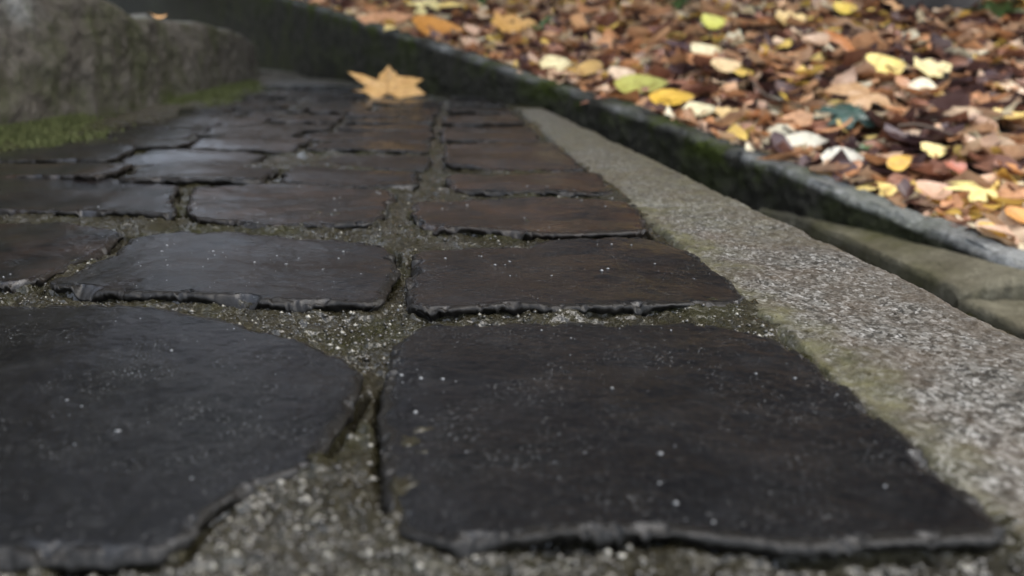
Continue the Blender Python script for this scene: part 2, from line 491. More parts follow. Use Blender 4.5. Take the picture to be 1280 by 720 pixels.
def row_sett(x0, x1, d0, d1, k, rust, fine):
    def tl(x, d): return d + 0.10 * max(0.0, -x - 0.7) + rr.uniform(-0.04, 0.04)
    g = 0.05
    a, b = x0 + g, x1 - g
    sh = -0.066
    c = [(a + sh * 0, tl(a, d0)), (b, tl(b, d0)), (a + sh * (d1 - d0), tl(a, d1)), (b + sh * (d1 - d0), tl(b, d1))]
    mid = lambda p, q: ((p[0] + q[0]) / 2 + rr.uniform(-.05, .05), (p[1] + q[1]) / 2 + rr.uniform(-.05, .05))
    setts.append(make_sett([c[0], mid(c[0], c[1]), c[1]], [c[2], mid(c[2], c[3]), c[3]], [c[0], c[2]], [c[1], c[3]],
                           fine, int(fine * 0.8), 100 + k, rr.uniform(-0.03, 0.02), (rr.uniform(-.03, .03), rr.uniform(-.03, .03)), 0.06, rust, 0.045, 0.7))


rows = []
d = 5.98
k = 0
while d < 23.0:
    dep = rr.uniform(0.68, 0.98) if d > 6.2 else 0.85
    rows.append((d, d + dep))
    d += dep + rr.uniform(0.08, 0.17)
for (d0, d1) in rows:
    x = J0(d0) - rr.uniform(0.0, 0.12)
    if d0 > 8.7:
        row_sett(x + 0.02, XR(d0) - 0.02, d0, d1 - 0.02, k, rr.uniform(0.1, 0.6), 44); k += 1
    while x > XB(d0) + 0.9:
        w = rr.uniform(1.1, 1.65)
        x1 = max(x - w, XB(d0) + 0.12)
        if KX(d1 + 0.4) - x > 0.25:
            row_sett(x1, x, d0, d1, k, rr.choice([0.05, 0.15, 0.3, 0.55]), 70 if d0 < 10 else 44); k += 1
        x = x1
# rows left of the frame and in front of it, low detail
for (d0, d1, xs) in ((1.45, 2.75, -2.0), (3.0, 4.2, -3.4), (4.5, 5.6, -4.1)):
    x = xs
    while x > -5.2:
        row_sett(x - 1.35, x, d0, d1, k, rr.uniform(0.05, 0.5), 36); k += 1; x -= 1.38
for (d0, d1) in ((-0.05, 1.22), (-1.45, -0.2)):
    x = XR(d0) - 0.03
    while x > -5.0:
        row_sett(x - 1.32, x, d0, d1, k, rr.uniform(0.05, 0.5), 60); k += 1; x -= 1.38

# mortar bed between the setts
kd = kdtree.KDTree(len(outline_pts))
for i, p in enumerate(outline_pts): kd.insert((p[0], p[1], 0), i)
kd.balance()
ys = np.concatenate([np.arange(96, 150, 0.9), np.arange(150, 735, 1.0)])
dd = np.array([G(640, y)[1] for y in ys])
dd = np.r_[dd[0] + 3, dd, np.linspace(dd[-1] - 0.05, -1.6, 14)][::-1]
nx_f, nx_l = 560, 40
Xg = np.zeros((len(dd), nx_f + nx_l))
for j, d in enumerate(dd):
    right = XR(d) + 0.12 if d < 14.7 else KX(d) + 0.3
    depth = max(d, 0.5) * 0.958 + 0.29
    left_v = max(-0.66 * depth - 0.1, float(XB(d)) - 0.35)
    left_v = min(left_v, right - 1.2)
    left_all = min(float(XB(d)) - 0.4, left_v - 0.02)
    Xg[j] = np.r_[np.linspace(left_all, left_v, nx_l, endpoint=False), np.linspace(left_v, right, nx_f)]
Yg = np.repeat(dd[:, None], nx_f + nx_l, 1)
dist = np.full(Xg.shape, 0.5)
msk = Yg < 8.5
xi, yi = Xg[msk], Yg[msk]
dist[msk] = np.fromiter((kd.find((a, b, 0))[2] for a, b in zip(xi, yi)), float, len(xi))
Zm = -0.022 + 0.055 * fbm(Xg, Yg, 0.9, 2, 900) + 0.032 * fbm(Xg, Yg, 4.5, 4, 910) + 0.014 * fbm(Xg, Yg, 17, 3, 920, 0.65)
lump = np.clip(fbm(Xg, Yg, 11, 2, 930), 0, 1)
Zm += 0.032 * lump + 0.008 * np.abs(fbm(Xg, Yg, 38, 2, 935))
Zm += 0.035 * np.exp(-dist / 0.05)
crack = sstep(0.030, 0.0, dist) * sstep(-0.05, 0.3, fbm(Xg, Yg, 2.2, 3, 940))
Zm -= 0.13 * crack
# the broken corner of the near left sett is packed with mortar
Zm += 0.045 * np.exp(-(((Xg + 0.5) / 0.3) ** 2 + ((Yg - 1.6) / 0.35) ** 2))
Zm = np.where(Zm > -0.03, -0.03 + 0.5 * (Zm + 0.03), Zm)
# mortar laps up towards the wall at the far end
far = sstep(21, 25, Yg)
Zm += far * 0.10
Zm += 0.12 * sstep(0.7, 0.0, Xg - XB(Yg)) * sstep(6, 9, Yg)
pavement = mesh_obj("pavement", np.stack([Xg, Yg, Zm], -1).reshape(-1, 3) * H, grid_faces(*Xg.shape)[:, ::-1], M_MORTAR)
pavement.data.flip_normals()
add_attr(pavement, "dry", np.clip(far * 0.8 + 0.5 * sstep(0.6, 0.1, Xg - XB(Yg)) * sstep(9, 13, Yg), 0, 1))
tag(pavement, "dark wet stone setts bedded in greenish grey mortar", None, None, "structure")


# granite edging of the tread
def make_slab(name, xl, xr, d0, d1, n, m, seed, ztop, mat, round_r, mossf, drop=1.4, amp=1.0, skew=0.0):
    K = 5
    v = np.r_[np.zeros(K), np.linspace(0, 1, m), np.ones(K)]
    lv = np.r_[np.arange(K, 0, -1), np.zeros(m, int), np.arange(1, K + 1)]
    # across: left side down, top, rounded right edge, right side down
    u = np.r_[np.zeros(K), np.linspace(0, 1, n), np.ones(K)]
    lu = np.r_[np.arange(K, 0, -1), np.zeros(n, int), np.arange(1, K + 1)]
    U, V = np.meshgrid(u, v, indexing='ij')
    LAY = np.maximum(*np.meshgrid(lu, lv, indexing='ij'))
    D = d0 + (d1 - d0) * V + skew * (U - 0.5)
    XL, XRr = xl(D), xr(D)
    wid = XRr - XL
    D = D + 0.02 * fbm(U * wid * 3, V, 2, 3, seed + 2) * (np.minimum(V, 1 - V) < 0.02)
    X = XL + wid * U
    jl = 0.03 * fbm(D, D * 0, 1.7, 4, seed)
    X = X + jl * (1 - U) + 0.02 * fbm(D + 9, D * 0, 1.3, 3, seed + 1) * U
    el = U * wid; er = (1 - U) * wid; ef = np.minimum(V, 1 - V) * abs(d1 - d0)
    z = amp * (0.018 * fbm(X, D, 1.2, 3, seed + 4) + 0.007 * fbm(X, D, 6, 4, seed + 5) + 0.004 * fbm(X, D, 22, 3, seed + 6, 0.6))
    z -= round_r * np.clip(1 - er / (round_r * 1.6), 0, 1) ** 2.0
    rr_ = 0.05 * (1 + 0.7 * fbm(X, D, 3, 3, seed + 8))
    z -= 0.05 * np.clip(1 - el / np.maximum(rr_, .01), 0, 1) ** 2
    z -= 0.05 * np.clip(1 - ef / 0.06, 0, 1) ** 2
    z = z + (ztop(X, D) if callable(ztop) else ztop)
    side = LAY > 0
    z = np.where(side, z - np.array([0, 0.03, 0.15, 0.35, 0.7, 1.0])[LAY] * drop, z)
    ob = mesh_obj(name, np.stack([X, D, z], -1).reshape(-1, 3) * H, grid_faces(*X.shape), mat, None, True,
                  (float(X.mean()) * H, float(D.mean()) * H, float(z.min()) * H))
    add_attr(ob, "moss", np.clip(mossf(X, D, el, er, ef), 0, 1))
    add_attr(ob, "brown", (name == 'edging_stone') * np.clip(sstep(0.45, 0.05, er + 0.15 * fbm(X, D, 2, 3, seed + 9)) + 0.5 * sstep(0.0, 0.5, fbm(X, D, 1.3, 3, seed + 12)), 0, 1))
    return ob


def XE(d): return 2.33 - 0.116 * d      # outer edge of the edging


edging = []
edging.append(make_slab("edging_stone", lambda d: XR(d) + 0.05, XE, -2.2, 5.32, 150, 520, 301, 0.0, M_GRANITE, 0.13,
                        lambda X, D, el, er, ef: sstep(0.26, 0.02, el + 0.14 * fbm(X, D, 3, 4, 77)) * 0.95 + 0.5 * sstep(4.3, 5.3, D) + 0.25 * sstep(0.1, 0.6, fbm(X, D, 1.1, 4, 78))))
edging.append(make_slab("edging_stone", lambda d: XR(d) + 0.05, lambda d: np.minimum(XE(d), KX(d) + 0.1), 5.42, 14.6, 90, 260, 311, -0.01, M_GRANITE, 0.10,
                        lambda X, D, el, er, ef: 0.55 + 0.3 * fbm(X, D, 0.8, 4, 79)))
for o in setts + edging:
    o.parent = pavement

# ------------------------------------------------------------------ lower step beyond the edging
def low_z(X, D): return -1.0 + 0.0 * D


lx = np.linspace(0.9, 7.5, 90); ly = np.linspace(-2.2, 15.5, 220)
LX, LY = np.meshgrid(lx, ly, indexing='ij')
LX2 = np.minimum(LX, KX(LY) + 0.25)
LZ = low_z(LX2, LY) - 0.12 + 0.05 * fbm(LX2, LY, 2.5, 4, 400)
lower = mesh_obj("lower_step", np.stack([LX2, LY, LZ], -1).reshape(-1, 3) * H, grid_faces(*LX.shape), M_MORTAR)
add_attr(lower, "dry", 0 * LX)
tag(lower, "lower stair tread below the granite edging", None, None, "structure")


def KL(d): return np.minimum(3.56 + 0.10 * (9.4 - d), KX(d) - 0.06)
def KR(d): return KX(d) - 0.02


slabs = []
slabs.append(make_slab("granite_slab", KL, KR, 6.62, 10.4, 60, 90, 321, lambda X, D: low_z(X, D) + 0.02 + 0.13 * np.clip((X - KL(D)) / 0.9, 0, 1), M_TAN, 0.02,
                       lambda X, D, el, er, ef: 0.55 + 0.4 * fbm(X, D, 1.0, 4, 80), 0.5, 0.5))
slabs.append(make_slab("granite_slab", lambda d: KL(d) - 0.05, KR, 4.6, 6.55, 60, 60, 331, lambda X, D: low_z(X, D) - 0.05, M_TAN, 0.02,
                       lambda X, D, el, er, ef: 0.15 + 0.3 * fbm(X, D, 1.0, 4, 81), 0.5, 1.5))
slabs.append(make_slab("granite_slab", KL, KR, 1.2, 4.5, 40, 40, 341, lambda X, D: low_z(X, D), M_TAN, 0.02,
                       lambda X, D, el, er, ef: 0.3 + 0.3 * fbm(X, D, 1.0, 4, 82), 0.5, 1.5))
for o in slabs: o.parent = lower

# ------------------------------------------------------------------ kerb along the stairs
KD = [-2.0, 5.0, 6.88, 8.5, 11.0, 12.5, 14.5, 20.0, 26.8, 34.0, 110.0, 250.0]
KZ = [-1.5, -0.98, -0.85, -0.70, -0.33, -0.02, 0.34, 1.22, 2.25, 3.25, 15.0, 130.0]  # far end raised out of view to close a gap of sky
def ktop(d): return np.interp(d, KD, KZ)
KN = np.array([0.869, 0.495])              # across the kerb, towards the leaf bed
KT = 0.50                                  # kerb thickness
sv = np.concatenate([np.linspace(-2, 6, 60, endpoint=False), np.linspace(6, 16, 380, endpoint=False), np.linspace(16, 34, 220, endpoint=False), np.linspace(34, 110, 120)])
prof_w = np.r_[np.zeros(26), np.linspace(0, KT, 26)[1:], np.full(6, KT)]
prof_z = np.r_[np.linspace(-1.0, 0, 26), np.zeros(25), -np.linspace(0.1, 0.8, 6)]
S_, I_ = np.meshgrid(sv, np.arange(len(prof_w)), indexing='ij')
W_ = prof_w[I_]; PZ = prof_z[I_]
hh = 1.0
rad = 0.10 * (1 + 0.5 * fbm(S_, W_ * 3, 0.9, 4, 500))
round_dn = np.clip(1 - W_ / np.maximum(rad, .02), 0, 1) ** 2 * rad * 0.8 * (PZ > -0.001)
round_dn += np.clip(1 - (KT - W_) / np.maximum(rad, .02), 0, 1) ** 2 * rad * 0.8 * (PZ > -0.001)
tz = ktop(S_) + 0.03 * fbm(S_, W_ * 2, 0.8, 4, 505) * (1 - 0.3 * (PZ < 0))
base = np.interp(S_, [-2, 12, 16, 34, 110], [-1.8, -1.4, -0.4, -0.4, -0.4])
Zk = np.where(I_ < 26, base + (tz - 0.08 - base) * (PZ + 1.0), tz - round_dn + np.where(I_ > 50, PZ, 0) + 0.02 * fbm(S_, W_, 5, 4, 507))
push = 0.035 * fbm(S_, Zk, 2.2, 5, 510, 0.6) + 0.02 * fbm(S_, Zk, 0.6, 2, 511)
push = push + 0.03 * fbm(S_, Zk, 6.5, 4, 512, 0.65)
for js in (3.0, 10.9, 18.5, 26.5): push = push + 0.10 * np.exp(-((S_ - js) / 0.05) ** 2)
Wk = W_ + np.where(I_ < 30, push, 0)
Xk = KX(S_) + KN[0] * Wk; Yk = S_ + KN[1] * Wk
kerb = mesh_obj("kerb", np.stack([Xk, Yk, Zk], -1).reshape(-1, 3) * H, grid_faces(*Xk.shape), M_KERB, None, True, (KX(8.0) * H, 8.0 * H, -1.3 * H))
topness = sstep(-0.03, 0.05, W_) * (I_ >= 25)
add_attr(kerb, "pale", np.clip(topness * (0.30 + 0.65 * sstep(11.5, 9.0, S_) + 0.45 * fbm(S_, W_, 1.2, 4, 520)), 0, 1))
add_attr(kerb, "moss", np.clip(0.35 + 1.0 * sstep(0.45, 0.0, tz - Zk) * sstep(8.6, 11, S_), 0, 1))
tag(kerb, "low dark mossy concrete kerb sloping up beside the leaf bed", "kerb")

# ------------------------------------------------------------------ rough stone block on the left (riser of the next step)
bd = np.linspace(-1.0, 26.2, 420)
bt = np.linspace(0, 1, 120)
BD, BT = np.meshgrid(bd, bt, indexing='ij')
ztop_b = np.interp(BD, [-1, 8.9, 11.2, 12.6, 13.2, 14.0, 18.5, 23, 25, 26.2], [2.15, 2.05, 1.85, 1.56, 1.46, 1.52, 1.5, 1.36, 1.15, 0.35])
ztop_b = ztop_b + 0.05 * fbm(BD, BD * 0, 0.6, 4, 600)
fz = np.clip(BT / 0.55, 0, 1); ft = np.clip((BT - 0.55) / 0.45, 0, 1)
zz = -0.25 + (ztop_b + 0.25) * np.sin(fz * math.pi / 2) ** 0.95
out = -0.30 * fz ** 7 - 2.2 * ft
lumps = 0.10 * fbm(BD, zz * 1.4, 0.35, 2, 610) + 0.045 * fbm(BD, zz * 1.3, 1.3, 3, 620) + 0.035 * fbm(BD, zz, 4.5, 5, 630, 0.65) - 0.05 * sstep(0.3, 0.6, fbm(BD, zz * 0.5, 1.8, 4, 633))
Xb = XB(BD) + out + lumps * (0.35 + 0.65 * sstep(0, 0.2, fz)) * (ft < 0.05) + lumps * 0.2 * (ft >= 0.05)
endr = sstep(24.3, 26.2, BD)
Xb = Xb - 0.5 * endr ** 2
zz = zz + 0.06 * fbm(Xb, BD, 1.6, 4, 640) * (ft > 0)
block = mesh_obj("stone_block", np.stack([Xb, BD, zz], -1).reshape(-1, 3) * H, grid_faces(*Xb.shape), M_BLOCK, None, True, (-6.5 * H, 14 * H, -0.25 * H))
rim = sstep(0.82, 0.98, fz) * (ft < 0.15)
add_attr(block, "pale", np.clip(rim * (0.45 + 0.5 * fbm(BD, zz, 0.8, 3, 650)) * sstep(10.5, 12, BD) + 0.9 * np.exp(-((BD - 9.7) / 0.28) ** 2) * sstep(1.15, 1.45, zz) * 0.9, 0, 1))
add_attr(block, "moss", np.clip(0.55 + 0.8 * sstep(0.35, 0.0, zz) + 0.5 * sstep(12, 9, BD) * sstep(0.9, 1.5, zz), 0, 1))
tag(block, "rough weathered brown stone block with mossy foot, riser of the step on the left", "stone block")

for kx_, lab in ((1, "second rough stone riser higher up the stairs, behind the first block"), (2, "third rough stone riser highest up the stairs on the left")):
    o = block.copy(); C.objects.link(o)
    o.location = (block.location[0] - 0.78 * kx_, block.location[1] + 0.25 * kx_, block.location[2] + 0.155 * kx_)
    o["label"] = lab
# tread above the block, seen only from a higher viewpoint
ux = np.linspace(-16, -7.6, 60); uy = np.linspace(-1, 26, 120)
UX, UY = np.meshgrid(ux, uy, indexing='ij')
UX2 = UX + (XB(UY) + 6.0)
UZ = 1.42 + 0.05 * fbm(UX2, UY, 1.2, 4, 660)
upper = mesh_obj("upper_step", np.stack([UX2, UY, UZ], -1).reshape(-1, 3) * H, grid_faces(*UX.shape), M_MORTAR)
add_attr(upper, "dry", 0 * UX + 0.3)
tag(upper, "upper stair tread above the stone block", None, None, "structure")


# ------------------------------------------------------------------ sloping leaf bed behind the kerb
def bed_sw(X, Y):
    """plan -> kerb station s (its d) and distance w across"""
    # X = 9.06 - .57 s + .869 w ; Y = s + .495 w
    w = np.zeros_like(np.asarray(X, float))
    for _ in range(24):
        w = 0.4 * w + 0.6 * (X - KX(Y - KN[1] * w)) / KN[0]
    return Y - KN[1] * w, w


def bed_z(X, Y):
    s, w = bed_sw(np.asarray(X, float), np.asarray(Y, float))
    z = np.interp(s, KD, KZ) - 0.16 + 0.16 * (w - KT)
    z = z + 0.78 * np.clip(w - 24, 0, None)  # steep unseen bank, shaped to block the low sky ahead
    z = z + (0.16 * fbm(s, w, 0.28, 3, 700) + 0.06 * fbm(s, w, 1.1, 3, 705)) * sstep(KT, KT + 2.5, w)
    return z


sb = np.concatenate([np.linspace(-12, 4, 40, endpoint=False), np.linspace(4, 34, 300, endpoint=False), np.linspace(34, 240, 60)])
wb = np.concatenate([np.linspace(KT - 0.12, 14, 150, endpoint=False), np.linspace(14, 40, 80, endpoint=False), np.linspace(40, 260, 40)])
SB, WB = np.meshgrid(sb, wb, indexing='ij')
XBed = KX(SB) + KN[0] * WB; YBed = SB + KN[1] * WB
ZBed = bed_z(XBed, YBed) - 0.05
bed = mesh_obj("leaf_bed_ground", np.stack([XBed, YBed, ZBed], -1).reshape(-1, 3) * H, grid_faces(*SB.shape)[:, ::-1], M_SOIL)
bed.data.flip_normals()
tag(bed, "dark leaf mould of the sloping bed behind the kerb", None, None, "structure")

sh_, wh_ = np.linspace(62, 240, 80), np.linspace(-260, 0.1, 80)
SH, WH = np.meshgrid(sh_, wh_, indexing='ij')
ZH = np.interp(SH, KD, KZ) - 0.9 + 0.7 * np.clip(SH - 64, 0, None) + 0.10 * np.clip(-WH - 3, 0, None) + 0.3 * fbm(SH, WH, 0.1, 3, 715)  # rise steepened so the setts mirror dark ground, not sky
hill = mesh_obj("steepened_hillside", np.stack([KX(SH) + WH, SH, ZH], -1).reshape(-1, 3) * H, grid_faces(*SH.shape), M_SOIL)
tag(hill, "dark ground rising beyond the upper stairs, steepened to block the sky", None, None, "structure")
# the ground all around, far below and beyond
gx = np.linspace(-400, 400, 41)
GX, GY = np.meshgrid(gx, gx, indexing='ij')
GZ = -1.2 + 0.3 * fbm(GX, GY, 0.05, 3, 720)
ground = mesh_obj("ground", np.stack([GX, GY, GZ], -1).reshape(-1, 3) * 1.0, grid_faces(41, 41), M_SOIL)
tag(ground, "dark woodland ground around the stairs", None, None, "structure")


def bed_hit(px, py):
    r = ray(px, py)
    t = np.arange(4, 60, 0.05)
    x, y, z = r[0] * t, r[1] * t, 1 + r[2] * t
    s, w = bed_sw(x, y)
    bz = bed_z(x, y)
    i = np.nonzero((w > KT) & (z < bz))[0]
    if len(i) == 0: return None
    i = i[0]
    return float(x[i]), float(y[i]), float(bz[i]), float(t[i])


# ------------------------------------------------------------------ leaves
def leaf_blade(n_st, half, shape, fold, curl, twist, rs, wav=0.05, stalk=True):
    """verts of one unit-length leaf lying along +x, faces as quads"""
    t = np.linspace(0, 1, n_st)
    if shape == 'ovate': w = half * np.sin(np.pi * t ** 0.75) ** 0.8
    elif shape == 'lance': w = half * np.sin(np.pi * t ** 0.9) ** 1.1
    elif shape == 'round': w = half * np.sin(np.pi * t ** 0.6) ** 0.6
    else: w = half * np.sin(np.pi * t ** 0.75) ** 0.8 * (0.72 + 0.34 * np.cos(t * np.pi * 7))
    w[0] = max(w[0], 0.012); w[-1] = 0.004
    vs = []
    cols = (-1, -0.5, 0, 0.5, 1)
    for i in range(n_st):
        for c in cols:
            y = c * w[i]
            z = fold * abs(c) ** 1.4 * w[i] + curl * (t[i] - 0.5) ** 2 * 1.6 + twist * c * (t[i] - 0.5) * half
            z += wav * rs.uniform(-1, 1) * (abs(c) + 0.1)
            vs.append((t[i] - 0.5, y, z))
    return np.array(vs), grid_faces(n_st, 5)


def maple_blade(rs, droop=0.25, seed=0, rings=4, pts=None):
    """lobed leaf in unit size (about 1 wide), fan of rings; returns verts, faces(quads)"""
    ang_r = [(-90, 0.10), (-72, 0.30), (-58, 0.33), (-35, 0.36), (-20, 0.50), (-6, 0.38), (8, 0.25), (22, 0.41), (33, 0.64), (42, 0.43), (58, 0.26), (72, 0.40), (81, 0.46), (90, 0.74)]
    full = ang_r + [(180 - a, r) for a, r in ang_r[-2::-1]]
    full = full[:-1]
    a = np.radians([p[0] for p in full]); r = np.array([p[1] for p in full]) * (1 + 0.08 * rs.uniform(-1, 1, len(full)) * 1.6)
    n = len(a)
    vs = [(0, 0, 0)]
    for k in range(1, rings + 1):
        f = k / rings
        for i in range(n):
            rr_ = r[i] * f if k == rings else f * (0.55 * r[i] + 0.45 * 0.36)
            x, y = rr_ * math.cos(a[i]), rr_ * math.sin(a[i])
            z = -droop * rr_ ** 2 * 2.0 + 0.10 * rr_ * math.cos(a[i] * 5 + 0.6) + 0.03 * rs.uniform(-1, 1) * f
            vs.append((x, y, z))
    fs = []
    for i in range(n):
        j = (i + 1) % n
        fs.append((0, 1 + i, 1 + j, 1 + j))
        for k in range(rings - 1):
            b0 = 1 + k * n; b1 = b0 + n
            fs.append((b0 + i, b1 + i, b1 + j, b0 + j))
    return np.array(vs), np.array(fs)


def fix_tri(fs):
    return fs


PALETTE = {
    "dark brown": [(0.075, 0.038, 0.032), (0.10, 0.050, 0.042), (0.085, 0.050, 0.050)],
    "russet brown": [(0.24, 0.105, 0.062), (0.20, 0.095, 0.068), (0.30, 0.14, 0.085)],
    "orange tan": [(0.56, 0.29, 0.14), (0.62, 0.36, 0.19), (0.52, 0.25, 0.11)],
    "pale tan": [(0.60, 0.40, 0.25), (0.66, 0.48, 0.31), (0.55, 0.36, 0.24)],
    "yellow": [(0.72, 0.50, 0.12), (0.76, 0.57, 0.19), (0.68, 0.44, 0.09)],
    "cream": [(0.78, 0.68, 0.45), (0.80, 0.72, 0.50)],
}
SHAPES = ['ovate', 'ovate', 'round', 'lance', 'lobed']
rs = np.random.default_rng(21)


def rotmat(yaw, pitch, roll):
    cy, sy, cp, sp, cr, sr = math.cos(yaw), math.sin(yaw), math.cos(pitch), math.sin(pitch), math.cos(roll), math.sin(roll)
    Rz = np.array([[cy, -sy, 0], [sy, cy, 0], [0, 0, 1]]); Ry = np.array([[cp, 0, sp], [0, 1, 0], [-sp, 0, cp]]); Rx = np.array([[1, 0, 0], [0, cr, -sr], [0, sr, cr]])
    return Rz @ Ry @ Rx


variants = []
for i in range(28):
    variants.append(leaf_blade(7, rs.uniform(0.24, 0.36), SHAPES[i % 5], rs.uniform(-0.3, 0.45), rs.uniform(-0.4, 0.6), rs.uniform(-0.5, 0.5), rs, 0.015))
# the uncounted litter: a thick layer, one object
allv, allf, allc = [], [], []
off = 0
names = list(PALETTE)
wts = np.array([0.24, 0.19, 0.25, 0.19, 0.08, 0.05])
n_litter = 0
Yc = [0, 0]
LW = KT + 0.02 + 34 * rs.uniform(size=34000) ** 1.25
LS = rs.uniform(-6, 44, 34000)
LXs = KX(LS) + KN[0] * LW; LYs = LS + KN[1] * LW
LZs = bed_z(LXs, LYs)
for X, Y, z in zip(LXs.tolist(), LYs.tolist(), LZs.tolist()):
    if Y < 0.5: continue
    qx, qy, dp = project(X * H, Y * H, z * H)
    if not (-260 < qx < 1540 and -160 < qy < 760) and rs.uniform() < (0.45 if Y < 26 else 0.85): continue
    v, f = variants[rs.integers(len(variants))]
    size = rs.uniform(0.32, 0.82) * (1.0 if rs.uniform() < 0.9 else 1.35)
    R = rotmat(rs.uniform(0, 6.28), rs.normal(0, 0.24), rs.normal(0, 0.26))
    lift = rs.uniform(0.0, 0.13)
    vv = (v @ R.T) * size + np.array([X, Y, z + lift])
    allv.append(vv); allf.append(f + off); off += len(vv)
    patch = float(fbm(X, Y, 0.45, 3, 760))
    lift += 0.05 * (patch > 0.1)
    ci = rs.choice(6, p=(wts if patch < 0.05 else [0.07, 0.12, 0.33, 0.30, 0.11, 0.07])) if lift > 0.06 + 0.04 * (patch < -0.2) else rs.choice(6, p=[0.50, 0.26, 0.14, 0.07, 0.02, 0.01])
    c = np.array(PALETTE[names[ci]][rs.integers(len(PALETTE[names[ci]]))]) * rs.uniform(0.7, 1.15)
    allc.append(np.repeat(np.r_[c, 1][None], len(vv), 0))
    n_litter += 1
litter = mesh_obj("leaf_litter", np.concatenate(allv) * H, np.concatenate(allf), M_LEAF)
ca = litter.data.color_attributes.new("Col", 'FLOAT_COLOR', 'POINT')
ca.data.foreach_set("color", np.concatenate(allc).astype(np.float32).ravel())
tag(litter, "thick carpet of wet brown and tan fallen leaves on the slope", "leaf litter", None, "stuff")

# counted leaves
leaf_meshes = {}


def leaf_mesh(key, builder):
    if key not in leaf_meshes:
        v, f = builder()
        tris = [tuple(dict.fromkeys(q)) for q in f.tolist()]
        me = bpy.data.meshes.new("leaf")
        me.from_pydata((v * H).tolist(), [], tris)
        me.polygons.foreach_set("use_smooth", np.ones(len(me.polygons), bool))
        me.materials.append(M_LEAFOBJ)
        leaf_meshes[key] = me
    return leaf_meshes[key]


def put_leaf(name, key, builder, loc, yaw, pitch, roll, size, col, label, group=None):
    ob = bpy.data.objects.new(name, leaf_mesh(key, builder))
    C.objects.link(ob)
    ob.location = [v * H for v in loc]
    ob.rotation_mode = 'XYZ'
    ob.rotation_euler = (roll, pitch, yaw)
    ob.scale = (size, size, size)
    ob.color = (*col, 1)
    tag(ob, label, "leaf", group)
    return ob


def maple_builder(seed, droop):
    return lambda: maple_blade(np.random.default_rng(seed), droop, seed)


